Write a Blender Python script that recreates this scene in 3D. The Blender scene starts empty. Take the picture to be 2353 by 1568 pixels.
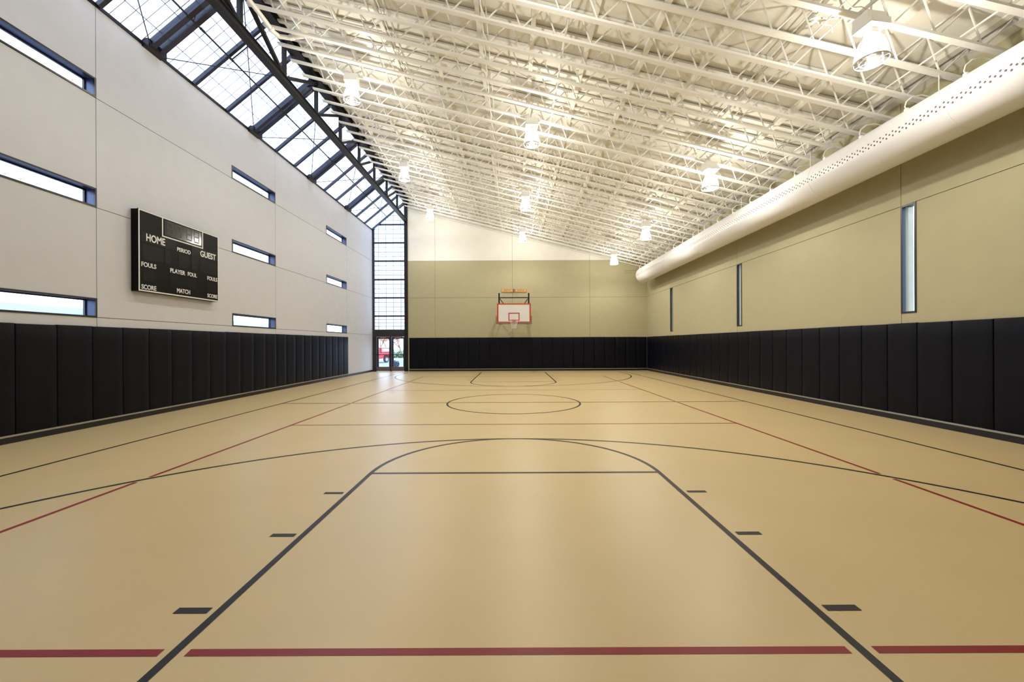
import bpy, math, random
from mathutils import Vector, Matrix
random.seed(7)
sc = bpy.context.scene
C = sc.collection

# ------------------------------------------------------------------ camera
FPX, CAMH, ROLL = 925.5, 1.616, 0.0045
cam = bpy.data.cameras.new('camera')
cam.sensor_fit = 'HORIZONTAL'; cam.sensor_width = 36.0
cam.lens = 36.0 * FPX / 2353.0
cam.shift_x = -1.5 / 2353.0
cam.shift_y = 6.5 / 2353.0
cam.clip_start = 0.05; cam.clip_end = 400
camo = bpy.data.objects.new('camera', cam); C.objects.link(camo)
cr, sr = math.cos(ROLL), math.sin(ROLL)
m = Matrix(((cr, sr, 0, 0), (0, 0, -1, 0), (-sr, cr, 0, CAMH), (0, 0, 0, 1)))
camo.matrix_world = m
sc.camera = camo

# ------------------------------------------------------------------ sky and exposure
world = bpy.data.worlds.new('world'); sc.world = world
world.use_nodes = True
bg = world.node_tree.nodes['Background']
bg.inputs[0].default_value = (0.60, 0.75, 1.0, 1); bg.inputs[1].default_value = 6.6
sc.view_settings.view_transform = 'Standard'
sc.view_settings.look = 'None'
sc.view_settings.gamma = 1.0
sc.view_settings.use_curve_mapping = False
sc.view_settings.exposure = 0.0
LAMP_W = 290.0
LAMP_COL = (1.0, 0.95, 0.85)
cy = sc.cycles
cy.use_denoising = True
cy.max_bounces = 5; cy.diffuse_bounces = 3; cy.glossy_bounces = 2; cy.transmission_bounces = 4
cy.use_adaptive_sampling = True; cy.adaptive_threshold = 0.06; cy.adaptive_min_samples = 16
cy.transparent_max_bounces = 12
cy.sample_clamp_indirect = 6.0
cy.caustics_reflective = False; cy.caustics_refractive = False

# ------------------------------------------------------------------ helpers
def lin(c):
    return tuple(((v / 255.0) / 12.92 if v / 255.0 <= 0.04045 else ((v / 255.0 + 0.055) / 1.055) ** 2.4) for v in c)

MATS = {}
def mat(name, col, rough=0.5, metal=0.0, spec=0.5, noise=0.0, nscale=8.0, bump=0.0, bscale=60.0, emit=None, estr=0.0):
    if name in MATS: return MATS[name]
    M = bpy.data.materials.new(name); M.use_nodes = True
    nt = M.node_tree; b = nt.nodes['Principled BSDF']
    b.inputs['Base Color'].default_value = (*col, 1)
    b.inputs['Roughness'].default_value = rough
    b.inputs['Metallic'].default_value = metal
    b.inputs['Specular IOR Level'].default_value = spec
    if noise or bump:
        tc = nt.nodes.new('ShaderNodeTexCoord')
    if noise:
        n = nt.nodes.new('ShaderNodeTexNoise'); n.inputs['Scale'].default_value = nscale; n.inputs['Detail'].default_value = 4
        nt.links.new(tc.outputs['Object'], n.inputs['Vector'])
        r = nt.nodes.new('ShaderNodeValToRGB')
        r.color_ramp.elements[0].position = 0.3; r.color_ramp.elements[1].position = 0.7
        r.color_ramp.elements[0].color = (*[c * (1 - noise) for c in col], 1)
        r.color_ramp.elements[1].color = (*[min(1, c * (1 + noise)) for c in col], 1)
        nt.links.new(n.outputs['Fac'], r.inputs['Fac']); nt.links.new(r.outputs['Color'], b.inputs['Base Color'])
    if bump:
        n2 = nt.nodes.new('ShaderNodeTexNoise'); n2.inputs['Scale'].default_value = bscale; n2.inputs['Detail'].default_value = 3
        nt.links.new(tc.outputs['Object'], n2.inputs['Vector'])
        bp = nt.nodes.new('ShaderNodeBump'); bp.inputs['Strength'].default_value = bump; bp.inputs['Distance'].default_value = 0.01
        nt.links.new(n2.outputs['Fac'], bp.inputs['Height']); nt.links.new(bp.outputs['Normal'], b.inputs['Normal'])
    if emit:
        b.inputs['Emission Color'].default_value = (*emit, 1); b.inputs['Emission Strength'].default_value = estr
    MATS[name] = M
    return M

def mix_mat(name, parts):
    """parts: list of (shader node type, colour, weight)"""
    M = bpy.data.materials.new(name); M.use_nodes = True
    nt = M.node_tree; nt.nodes.remove(nt.nodes['Principled BSDF'])
    out = nt.nodes['Material Output']
    acc, wsum = None, 0
    for typ, col, w in parts:
        s = nt.nodes.new(typ); s.inputs['Color'].default_value = (*col, 1)
        if typ == 'ShaderNodeBsdfGlossy': s.inputs['Roughness'].default_value = 0.08
        if acc is None:
            acc, wsum = s.outputs[0], w
        else:
            mx = nt.nodes.new('ShaderNodeMixShader'); wsum += w
            mx.inputs[0].default_value = w / wsum
            nt.links.new(acc, mx.inputs[1]); nt.links.new(s.outputs[0], mx.inputs[2]); acc = mx.outputs[0]
    nt.links.new(acc, out.inputs['Surface'])
    MATS[name] = M
    return M

class MB:
    def __init__(s): s.v = []; s.f = []
    def add(s, vs, fs):
        o = len(s.v); s.v += [tuple(v) for v in vs]; s.f += [tuple(i + o for i in f) for f in fs]; return s
    def box(s, x0, x1, y0, y1, z0, z1):
        return s.add([(x0, y0, z0), (x1, y0, z0), (x1, y1, z0), (x0, y1, z0), (x0, y0, z1), (x1, y0, z1), (x1, y1, z1), (x0, y1, z1)],
                     [(0, 3, 2, 1), (4, 5, 6, 7), (0, 1, 5, 4), (1, 2, 6, 5), (2, 3, 7, 6), (3, 0, 4, 7)])
    def beam(s, p, q, w, h, up=(0, 0, 1)):
        p, q, up = Vector(p), Vector(q), Vector(up)
        d = (q - p).normalized(); a = d.cross(up)
        if a.length < 1e-5: a = d.cross(Vector((1, 0, 0)))
        a.normalize(); b = a.cross(d).normalized()
        a *= w / 2; b *= h / 2
        vs = [p - a - b, p + a - b, p + a + b, p - a + b, q - a - b, q + a - b, q + a + b, q - a + b]
        return s.add(vs, [(0, 1, 2, 3), (7, 6, 5, 4), (0, 4, 5, 1), (1, 5, 6, 2), (2, 6, 7, 3), (3, 7, 4, 0)])
    def tube(s, pts, r, n=8, caps=True, closed=False):
        pts = [Vector(p) for p in pts]; N = len(pts); o = len(s.v)
        rs = r if isinstance(r, (list, tuple)) else [r] * N
        prev = None
        for i, p in enumerate(pts):
            if closed: d = pts[(i + 1) % N] - pts[i - 1]
            else: d = pts[min(i + 1, N - 1)] - pts[max(i - 1, 0)]
            d.normalize()
            if prev is None:
                a = d.orthogonal().normalized()
            else:
                a = (prev - d * prev.dot(d)).normalized()
            prev = a; b = d.cross(a)
            for k in range(n):
                t = 2 * math.pi * k / n
                s.v.append(tuple(p + (a * math.cos(t) + b * math.sin(t)) * rs[i]))
        for i in range(N if closed else N - 1):
            j = (i + 1) % N
            for k in range(n):
                k2 = (k + 1) % n
                s.f.append((o + i * n + k, o + i * n + k2, o + j * n + k2, o + j * n + k))
        if caps and not closed:
            s.f.append(tuple(o + k for k in reversed(range(n)))); s.f.append(tuple(o + (N - 1) * n + k for k in range(n)))
        return s
    def lathe(s, prof, n=24, c=(0, 0, 0)):
        o = len(s.v); N = len(prof)
        for r, z in prof:
            for k in range(n):
                t = 2 * math.pi * k / n
                s.v.append((c[0] + r * math.cos(t), c[1] + r * math.sin(t), c[2] + z))
        for i in range(N - 1):
            for k in range(n):
                k2 = (k + 1) % n
                s.f.append((o + i * n + k, o + i * n + k2, o + (i + 1) * n + k2, o + (i + 1) * n + k))
        return s
    def mesh(s, name, material, smooth=False):
        me = bpy.data.meshes.new(name); me.from_pydata(s.v, [], s.f); me.update()
        if material: me.materials.append(material)
        if smooth:
            for p in me.polygons: p.use_smooth = True
            try: me.set_sharp_from_angle(angle=math.radians(40))
            except Exception: pass
        return me
    def build(s, name, material, parent=None, smooth=False):
        return obj(name, s.mesh(name, material, smooth), parent)

def obj(name, me, parent=None, loc=None):
    o = bpy.data.objects.new(name, me); C.objects.link(o)
    if loc is not None: o.location = loc
    if parent is not None: o.parent = parent
    return o
def tag(o, label=None, cat=None, group=None, kind=None):
    if label: o['label'] = label
    if cat: o['category'] = cat
    if group: o['group'] = group
    if kind: o['kind'] = kind
    return o
def empty(name, loc, label=None, cat=None, group=None, kind=None):
    o = bpy.data.objects.new(name, None); C.objects.link(o); o.location = loc
    o.empty_display_size = 0.1
    return tag(o, label, cat, group, kind)
def bevel(o, w=0.01, seg=2):
    md = o.modifiers.new('bevel', 'BEVEL'); md.width = w; md.segments = seg; md.limit_method = 'ANGLE'
    return o
def copy_tree(o, parent=None):
    c = o.copy(); C.objects.link(c)
    if parent is not None: c.parent = parent
    for ch in list(o.children): copy_tree(ch, c)
    return c

# ------------------------------------------------------------------ materials
wall_white = mat('painted_concrete_white', lin((208, 210, 218)), 0.75, noise=0.02, nscale=3, bump=0.12, bscale=90)
wall_cream = mat('painted_concrete_cream', lin((238, 235, 226)), 0.75, noise=0.02, nscale=3, bump=0.12, bscale=90)
wall_olive = mat('painted_concrete_olive', lin((180, 172, 138)), 0.75, noise=0.02, nscale=3, bump=0.12, bscale=90)
sealant = mat('joint_sealant', lin((95, 90, 80)), 0.8)
floor_m = mat('sheet_floor', lin((210, 186, 137)), 0.36, noise=0.025, nscale=1.3, bump=0.03, bscale=220, spec=0.45)
line_black = mat('line_paint_black', lin((26, 24, 28)), 0.4, spec=0.25)
line_red = mat('line_paint_red', lin((136, 32, 36)), 0.4, spec=0.25)
pad_m = mat('vinyl_pad_navy', lin((11, 12, 22)), 0.45, spec=0.13, bump=0.35, bscale=7)
base_m = mat('rubber_base_black', lin((18, 18, 24)), 0.35)
alu = mat('aluminium_strip', lin((170, 170, 165)), 0.4, metal=0.6)
steel_black = mat('painted_steel_black', lin((30, 29, 32)), 0.4, spec=0.25)
sky_steel = mat('skylight_steel_navy', lin((34, 40, 66)), 0.35)  # black steel; blue from the backlit glazing is put into the colour
frame_dark = mat('bronze_aluminium', lin((48, 47, 52)), 0.3, metal=0.2)
reveal_m = mat('window_reveal_metal', lin((70, 76, 105)), 0.35, metal=0.2)  # blue daylight reflected by the dark reveals is put into the base colour
white_paint = mat('roof_steel_white', lin((242, 240, 234)), 0.45)
deck_m = mat('roof_deck_cream', lin((240, 236, 224)), 0.7, noise=0.03, nscale=1.5)
duct_m = mat('duct_white', lin((238, 237, 238)), 0.4)
hole_m = mat('duct_perforation_dark', lin((110, 100, 98)), 0.8)
glaze = mix_mat('translucent_glazing', [('ShaderNodeBsdfTransparent', (1, 1, 1), 0.15), ('ShaderNodeBsdfTranslucent', (0.95, 0.95, 0.95), 0.36), ('ShaderNodeBsdfDiffuse', (0.85, 0.87, 0.9), 0.49)])
grid_m = mat('glazing_grid', lin((96, 112, 170)), 0.5)
grid_tower = mat('tower_glazing_grid', lin((150, 178, 226)), 0.5)
grid_rib = mat('glazing_rib', lin((205, 215, 240)), 0.5)
glass = mix_mat('window_glass', [('ShaderNodeBsdfTransparent', (0.93, 0.95, 0.98), 0.94), ('ShaderNodeBsdfGlossy', (1, 1, 1), 0.06)])
orange = mat('board_orange', lin((196, 70, 28)), 0.4)
board_w = mat('board_white', lin((236, 234, 232)), 0.3)
pad_grey = mat('board_edge_padding', lin((120, 112, 100)), 0.6)
wood = mat('oak_plank', lin((196, 146, 84)), 0.5, noise=0.15, nscale=12)
net_m = mat('net_cord', lin((235, 230, 225)), 0.8)
sb_black = mat('scoreboard_black', lin((11, 11, 12)), 0.35, spec=0.12)
sb_panel = mat('scoreboard_panel', lin((15, 15, 17)), 0.28, spec=0.15)
sb_lens = mat('scoreboard_lens', lin((28, 29, 34)), 0.12)
sb_white = mat('scoreboard_white', lin((232, 232, 232)), 0.5)
acrylic = mix_mat('acrylic_reflector', [('ShaderNodeBsdfTransparent', (.62, .62, .62), 0.74), ('ShaderNodeBsdfTranslucent', (0.9, 0.9, 0.9), 0.07), ('ShaderNodeBsdfGlossy', (1, 1, 1), 0.15)])
lamp_glow = mat('lamp_bulb', (1, 0.95, 0.85), 0.5, emit=(1.0, 0.95, 0.85), estr=5)
asphalt = mat('asphalt', lin((120, 124, 134)), 0.9, noise=0.08, nscale=2)
concrete = mat('concrete_pale', lin((205, 202, 196)), 0.85)
hedge_m = mat('hedge_leaf', lin((92, 110, 62)), 0.7, noise=0.35, nscale=6)
bark = mat('bark', lin((150, 110, 84)), 0.9)
blossom = mat('dry_leaf', lin((196, 140, 96)), 0.8, noise=0.2, nscale=9)
car_red = mat('car_paint_red', lin((190, 40, 46)), 0.3)
car_glass = mat('car_glass', lin((80, 96, 120)), 0.1)
tyre = mat('tyre_rubber', lin((40, 40, 42)), 0.8)
siding = mat('building_siding', lin((196, 198, 204)), 0.8)
siding_shade = mat('building_siding_blue_grey', lin((150, 160, 188)), 0.8)  # darker siding for the building wall, its shade painted into the colour
block_m = mat('block_wall_white', lin((238, 236, 230)), 0.85)

XL, XR, YB, YN = -8.36, 8.05, 24.05, -1.9
WT = 0.26
def zb(x): return 8.065 - 0.25 * x        # underside line of the joists
def deck_z(x): return zb(x) + 0.68

# ------------------------------------------------------------------ floor and court lines
floor = MB().box(XL - WT, XR + WT, YN - WT, YB + WT, -0.2, 0.0).build('floor', floor_m)
tag(floor, 'beige sheet sports floor with black and dark red court lines', 'floor', kind='structure')
LW = 0.05
CX = 0.02
CY = 11.09
def line(x0, x1, y0, y1, m_, z=0.002):
    MB().box(x0, x1, y0, y1, 0.0, z).build('court_line', m_, floor)
def strip(name, pts, m_, z, w=LW, closed=False):
    """flat ribbon along a polyline on the floor"""
    b = MB(); P = [Vector((p[0], p[1], 0)) for p in pts]; n = len(P)
    for i, p in enumerate(P):
        d = (P[(i + 1) % n] - P[i - 1]) if closed else (P[min(i + 1, n - 1)] - P[max(i - 1, 0)])
        d.normalize(); a = Vector((-d.y, d.x, 0)) * (w / 2)
        b.v += [tuple(p + a + Vector((0, 0, z))), tuple(p - a + Vector((0, 0, z)))]
    for i in range(n if closed else n - 1):
        j = (i + 1) % n
        b.f.append((2 * i, 2 * i + 1, 2 * j + 1, 2 * j))
    return b.build(name, m_, floor)
ZR, ZK = 0.0012, 0.0024
SX = 6.38
BASE0, BASE1 = CY - 11.84, CY + 11.84
for sgn in (-1, 1):                                             # sidelines
    x = CX + sgn * SX
    strip('court_line', [(x, BASE0), (x, BASE1)], line_black, ZK)
for y in (BASE0, BASE1):
    strip('court_line', [(CX - SX, y), (CX + SX, y)], line_black, ZK)
strip('court_line', [(CX - SX, CY), (CX + SX, CY)], line_black, ZK)
strip('centre_circle', [(CX + 1.805 * math.cos(t * math.pi / 60), CY + 1.805 * math.sin(t * math.pi / 60)) for t in range(120)], line_black, ZK + .0004, closed=True)
for sgn in (-1, 1):
    fy = CY + sgn * 6.045; by = CY + sgn * 11.84; ry = CY + sgn * 10.24
    KX = 1.805
    strip('court_line', [(CX - KX, fy), (CX + KX, fy)], line_black, ZK)
    for sx in (-1, 1):
        strip('key_line', [(CX + sx * KX, by), (CX + sx * KX, fy)], line_black, ZK + .0003)
        for k in range(4):
            yy = fy + sgn * (0.665 + 0.965 * k)
            strip('lane_mark', [(CX + sx * (KX + .065), yy), (CX + sx * (KX + .27), yy)], line_black, ZK, w=.053)
    strip('key_arc', [(CX + KX * math.cos(t * math.pi / 60), fy - sgn * KX * math.sin(t * math.pi / 60)) for t in range(61)], line_black, ZK + .0002)
    R3 = 6.0
    pts = [(CX - R3, by)] + [(CX - R3 * math.cos(t * math.pi / 90), ry - sgn * R3 * math.sin(t * math.pi / 90)) for t in range(91)] + [(CX + R3, by)]
    strip('three_point_arc', pts, line_black, ZK + .0006)
VX = 4.475
def red_h(y, gaps=()):
    xs = [CX - VX] + [g for p in gaps for g in p] + [CX + VX]
    for i in range(0, len(xs), 2): strip('volleyball_line', [(xs[i], y), (xs[i + 1], y)], line_red, ZR)
red_h(CY - 9 + .025, ((CX - 1.805 - .07, CX - 1.805 + .07), (CX + 1.805 - .07, CX + 1.805 + .07)))
red_h(CY + 9 - .025, ((CX - 1.805 - .07, CX - 1.805 + .07), (CX + 1.805 - .07, CX + 1.805 + .07)))
red_h(CY - 3); red_h(CY + 3)
for sgn in (-1, 1):
    x = CX + sgn * VX
    ya = CY - 10.24 + math.sqrt(6.0 ** 2 - VX ** 2); yb2 = CY + 10.24 - math.sqrt(6.0 ** 2 - VX ** 2)
    for a, b_ in ((CY - 9, ya - .09), (ya + .09, CY - .06), (CY + .06, yb2 - .09), (yb2 + .09, CY + 9)):
        strip('volleyball_line', [(x, a), (x, b_)], line_red, ZR)

# ------------------------------------------------------------------ walls of cast panels
JG = 0.012
def rect_minus(u0, u1, v0, v1, holes):
    us = sorted({u0, u1, *[min(max(h[i], u0), u1) for h in holes for i in (0, 1)]})
    vs = sorted({v0, v1, *[min(max(h[i], v0), v1) for h in holes for i in (2, 3)]})
    cells = []
    for i in range(len(us) - 1):
        for j in range(len(vs) - 1):
            cu, cv = (us[i] + us[i + 1]) / 2, (vs[j] + vs[j + 1]) / 2
            if not any(h[0] < cu < h[1] and h[2] < cv < h[3] for h in holes): cells.append((i, j))
    return us, vs, cells
def panel(parent, x_in, x_out, u0, u1, v0, v1, holes, m_):
    """a slab in the plane x = x_in, thickness to x_out, u along y, v along z, with rectangular notches"""
    us, vs, cells = rect_minus(u0, u1, v0, v1, holes)
    if not cells: return
    S = set(cells); b = MB(); idx = {}
    def V(i, j, k):
        key = (i, j, k)
        if key not in idx:
            idx[key] = len(b.v); b.v.append((x_in if k == 0 else x_out, us[i], vs[j]))
        return idx[key]
    for (i, j) in cells:
        b.f.append((V(i, j, 0), V(i + 1, j, 0), V(i + 1, j + 1, 0), V(i, j + 1, 0)))
        b.f.append((V(i, j, 1), V(i, j + 1, 1), V(i + 1, j + 1, 1), V(i + 1, j, 1)))
        for di, dj, e in ((-1, 0, ((0, 0), (0, 1))), (1, 0, ((1, 1), (1, 0))), (0, -1, ((1, 0), (0, 0))), (0, 1, ((0, 1), (1, 1)))):
            if (i + di, j + dj) not in S:
                (a, c), (d, f_) = e
                b.f.append((V(i + a, j + c, 0), V(i + d, j + f_, 0), V(i + d, j + f_, 1), V(i + a, j + c, 1)))
    b.build('panel', m_, parent)

def cast_wall(name, label, x_in, x_out, joints_u, joints_v, holes, m_):
    b = MB()
    d = 1 if x_out > x_in else -1
    xs0, xs1 = sorted((x_in + d * 0.012, x_out - d * 0.01))
    us, vs = joints_u, joints_v
    # recessed sealant strips fill the joints, interrupted where a window touches them
    def free(a0, a1, hs):
        segs = [(a0, a1)]
        for h0, h1 in hs:
            segs = [t for s0, s1 in segs for t in ((s0, min(s1, h0)), (max(s0, h1), s1)) if t[1] - t[0] > 1e-4]
        return segs
    for u in us[1:-1]:
        for s0, s1 in free(vs[0], vs[-1], [(h[2], h[3]) for h in holes if h[0] - .02 < u < h[1] + .02]):
            b.box(xs0, xs1, u - JG / 2 - .001, u + JG / 2 + .001, s0, s1)
    for v in vs[1:-1]:
        for s0, s1 in free(us[0], us[-1], [(h[0], h[1]) for h in holes if h[2] - .02 < v < h[3] + .02]):
            b.box(xs0, xs1, s0, s1, v - JG / 2 - .001, v + JG / 2 + .001)
    w = b.build(name, sealant)
    tag(w, label, 'wall', kind='structure')
    for i in range(len(us) - 1):
        for j in range(len(vs) - 1):
            panel(w, x_in, x_out, us[i] + (JG / 2 if i else 0), us[i + 1] - (JG / 2 if i + 2 < len(us) else 0),
                  vs[j] + (JG / 2 if j else 0), vs[j + 1] - (JG / 2 if j + 2 < len(vs) else 0), holes, m_)
    return w

LJ = [8.10, 14.215, 20.30]
lwin = []
for r, (z0, z1) in enumerate(((2.18, 2.57), (4.39, 4.78), (6.60, 6.995))):
    for c, ju in enumerate(LJ):
        lwin.append((ju - 2.2, ju, z0, z1, r, c))
wl = cast_wall('wall_left', 'tall off white panel wall with slot windows and scoreboard', XL, XL - WT,
               [YN - WT, 1.98] + LJ + [YB + WT], [0, 2.185, 4.395, 6.60, 8.43], [h[:4] for h in lwin], wall_white)
RJ = [8.335, 14.44, 20.54]
rwin = [(j - .315, j, 2.205, 4.42) for j in RJ]
wr = cast_wall('wall_right', 'olive panel wall with narrow upright slot windows under the duct', XR, XR + WT,
               [YN - WT, 2.23] + RJ + [YB + WT], [0, 4.42, 6.95], rwin, wall_olive)
# back wall, top cut along the roof slope
wbk = MB()
BX = [-6.24, -4.62, 0.0, 4.62, XR + WT]
BZ = [0, 4.39, 6.59, 11.0]
for x in BX[1:-1]: wbk.box(x - .007, x + .007, YB + .012, YB + WT - .01, 0, zb(x) + .66)
for z in BZ[1:-1]: wbk.box(BX[0], min(BX[-1], (8.065 + .66 - z) / .25), YB + .012, YB + WT - .01, z - .007, z + .007)
wb = wbk.build('wall_back', sealant)
tag(wb, 'far end wall, olive below and white above, under the sloping roof', 'wall', kind='structure')
def top_at(x): return deck_z(x) + 0.03
for i in range(4):
    for j in range(3):
        x0, x1 = BX[i] + (.006 if i else 0), BX[i + 1] - (.006 if i < 3 else 0)
        z0, z1 = BZ[j] + (.006 if j else 0), BZ[j + 1] - .006
        poly = []
        corners = [(x0, z0), (x1, z0), (x1, z1), (x0, z1)]
        for k in range(4):                                   # clip by z <= top_at(x)
            a, c = corners[k], corners[(k + 1) % 4]
            fa, fc = top_at(a[0]) - a[1], top_at(c[0]) - c[1]
            if fa >= 0: poly.append(a)
            if fa * fc < 0:
                t = fa / (fa - fc); poly.append((a[0] + (c[0] - a[0]) * t, a[1] + (c[1] - a[1]) * t))
        if len(poly) < 3: continue
        n = len(poly); b = MB()
        b.v = [(p[0], YB, p[1]) for p in poly] + [(p[0], YB + WT, p[1]) for p in poly]
        b.f = [tuple(range(n)), tuple(reversed(range(n, 2 * n)))] + [(k, k + n, (k + 1) % n + n, (k + 1) % n) for k in range(n)]
        b.build('panel', wall_cream if j == 2 else wall_olive, wb)
# near wall behind the camera
wn = MB().box(XL - WT, XR + WT, YN - WT, YN, 0, 11.0).build('wall_front', wall_olive)
tag(wn, 'olive end wall behind the viewpoint', 'wall', kind='structure')

# ------------------------------------------------------------------ slot windows
wn_i = 0
def slot_window(x_in, d, u0, u1, v0, v1, label, n, dep=.20, s=.045):
    """frame flange, deep reveal and pane set near the outer face; d = outward direction"""
    w = empty('window_%d' % n, (x_in, (u0 + u1) / 2, v0), label, 'window', kind='structure')
    off = Vector((x_in, (u0 + u1) / 2, v0))
    def put(name, b, m_, par=w):
        b.v = [(v[0] - off.x, v[1] - off.y, v[2] - off.z) for v in b.v]
        return b.build(name, m_, par)
    fw = .035; g = .012
    b = MB(); xa, xb = sorted((x_in - d * g, x_in + d * 0.02))
    b.box(xa, xb, u0, u1, v0, v0 + fw).box(xa, xb, u0, u1, v1 - fw, v1).box(xa, xb, u0, u0 + fw, v0 + fw, v1 - fw).box(xa, xb, u1 - fw, u1, v0 + fw, v1 - fw)
    put('frame', b, frame_dark)
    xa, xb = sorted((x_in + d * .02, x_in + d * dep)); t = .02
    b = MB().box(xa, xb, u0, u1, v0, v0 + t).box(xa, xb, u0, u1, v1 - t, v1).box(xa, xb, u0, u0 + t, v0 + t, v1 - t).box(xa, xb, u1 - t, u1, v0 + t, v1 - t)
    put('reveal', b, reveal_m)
    xa, xb = sorted((x_in + d * (dep - .01), x_in + d * (dep + .03)))
    b = MB().box(xa, xb, u0, u1, v0, v0 + s).box(xa, xb, u0, u1, v1 - s, v1).box(xa, xb, u0, u0 + s, v0 + s, v1 - s).box(xa, xb, u1 - s, u1, v0 + s, v1 - s)
    put('sash', b, frame_dark)
    xa, xb = sorted((x_in + d * (dep + .008), x_in + d * (dep + .014)))
    put('pane', MB().box(xa, xb, u0 + s, u1 - s, v0 + s, v1 - s), glass)
    return w
rows = ['lowest', 'middle', 'topmost']; cols = ['long slot nearest the viewer', 'slot beside the scoreboard', 'slot nearest the far doors']
for k, (u0, u1, z0, z1, r, c) in enumerate(lwin):
    slot_window(XL, -1, u0, u1, z0, z1, '%s dark framed horizontal window in the white wall, %s' % (rows[r], cols[c]), k + 1)
for k, (u0, u1, z0, z1) in enumerate(rwin):
    slot_window(XR, 1, u0, u1, z0, z1, 'narrow upright slot window in the olive wall, %s' % ('largest and nearest to the viewer', 'middle one of three', 'nearest the far corner')[k], 10 + k, .04, .024)

# ------------------------------------------------------------------ baseboards with aluminium strip
def baseboard(name, label, x0, x1, y0, y1, sx, sy, strip_box):
    b = MB().box(x0, x1, y0, y1, 0, .105).build(name, base_m); tag(b, label, 'baseboard', kind='structure')
    if strip_box: MB().box(*strip_box).build('aluminium_strip', alu, b)
baseboard('baseboard_left', 'black rubber base along the white wall', XL, XL + .02, YN, YB - .1, 1, 0, (XL, XL + .045, YN, 20.38, .108, .14))
baseboard('baseboard_right', 'black rubber base along the olive wall', XR - .06, XR, YN, YB - .02, -1, 0, (XR - .058, XR, YN, YB - .06, .108, .14))
baseboard('baseboard_back', 'black rubber base along the far end wall', -6.17, XR - .06, YB - .06, YB, 0, 1, (-6.17, XR - .058, YB - .058, YB, .108, .14))

# ------------------------------------------------------------------ wall pads
PT = 0.052
def nth(n): return {1: 'first', 2: 'second', 3: 'third', 4: 'fourth', 5: 'fifth', 6: 'sixth', 7: 'seventh', 8: 'eighth', 9: 'ninth', 10: 'tenth'}.get(n) or '%d%s' % (n, {1: 'st', 2: 'nd', 3: 'rd'}.get(n % 10, 'th') if n > 20 else 'th')
def pad_mesh(w, h):
    """a stuffed vinyl panel, front facing -Y locally, x = 0..w, z = 0..h"""
    nx, nz = 7, 12; b = MB(); e = .018
    def prof(t, L):
        dd = min(t, L - t); return min(1.0, dd / e) if dd < e else 1.0
    xs = [0, .006, .018] + [w * k / 4 for k in range(1, 4)] + [w - .018, w - .006, w]
    zs = [0, .006, .018] + [h * k / 6 for k in range(1, 6)] + [h - .018, h - .006, h]
    for z in zs:
        for x in xs:
            q = max(0.0, 1 - prof(x, w)) ; r = max(0.0, 1 - prof(z, h))
            inset = 1 - math.sqrt(max(0, 1 - min(1, q * q + r * r)))
            b.v.append((x, -PT + inset * .016 + .0 , z))
    n = len(xs)
    for j in range(len(zs) - 1):
        for i in range(n - 1):
            b.f.append((j * n + i, j * n + i + 1, (j + 1) * n + i + 1, (j + 1) * n + i))
    o = len(b.v); b.v += [(0, 0, 0), (w, 0, 0), (w, 0, h), (0, 0, h)]
    bot = list(range(n)); top = [(len(zs) - 1) * n + i for i in range(n)]
    lef = [j * n for j in range(len(zs))]; rig = [j * n + n - 1 for j in range(len(zs))]
    b.f.append(tuple([o, o + 1] + bot[::-1])); b.f.append(tuple([o + 2, o + 3] + top))
    b.f.append(tuple([o + 3, o] + lef)); b.f.append(tuple([o + 1, o + 2] + rig[::-1]))
    return b.mesh('wall_pad', pad_m, True)
PZ0, PH = .145, 1.855
PM = [pad_mesh(.622, PH), pad_mesh(.616, PH)]
def place_pad(me, loc, rz, label, group):
    o = obj('wall_pad', me, None, (loc[0], loc[1], loc[2] + random.uniform(-.004, .004))); o.rotation_euler = (0, 0, rz)
    tag(o, label, 'wall pad', group)
# left wall: local -Y must face +X  -> rz = +90deg maps -Y to +X, x to +Y
k = 0; u = 20.37
while u > 5.2:
    lab = 'black vinyl wall pad on the white wall, %s from the doors' % nth(k + 1)
    place_pad(PM[1], (XL, u - .618, PZ0), math.pi / 2, lab, 'wall pads along the white wall'); u -= .620; k += 1
u = 23.79; k = 0
place_pad(pad_mesh(.19, PH), (XR, 23.985, PZ0), -math.pi / 2, 'narrow black wall pad filling the far corner of the olive wall', 'wall pads along the olive wall')
while u > 5.0:
    place_pad(PM[0], (XR, u, PZ0), -math.pi / 2, 'black vinyl wall pad on the olive wall, %s from the far corner' % nth(k + 2), 'wall pads along the olive wall'); u -= .633; k += 1
place_pad(pad_mesh(.385, PH), (-6.16, YB, PZ0), 0, 'narrow black wall pad beside the glass doors on the far wall', 'wall pads on the far wall')
for k in range(22):
    w = .622
    if -5.767 + .627 * k + w > XR - .055: w = XR - .056 + 5.767 - .627 * k
    if w < .05: break
    place_pad(PM[0] if w == .622 else pad_mesh(w, PH), (-5.767 + .627 * k, YB, PZ0), 0, 'black wall pad on the far end wall, %s from the doors' % nth(k + 2), 'wall pads on the far wall')

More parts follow.
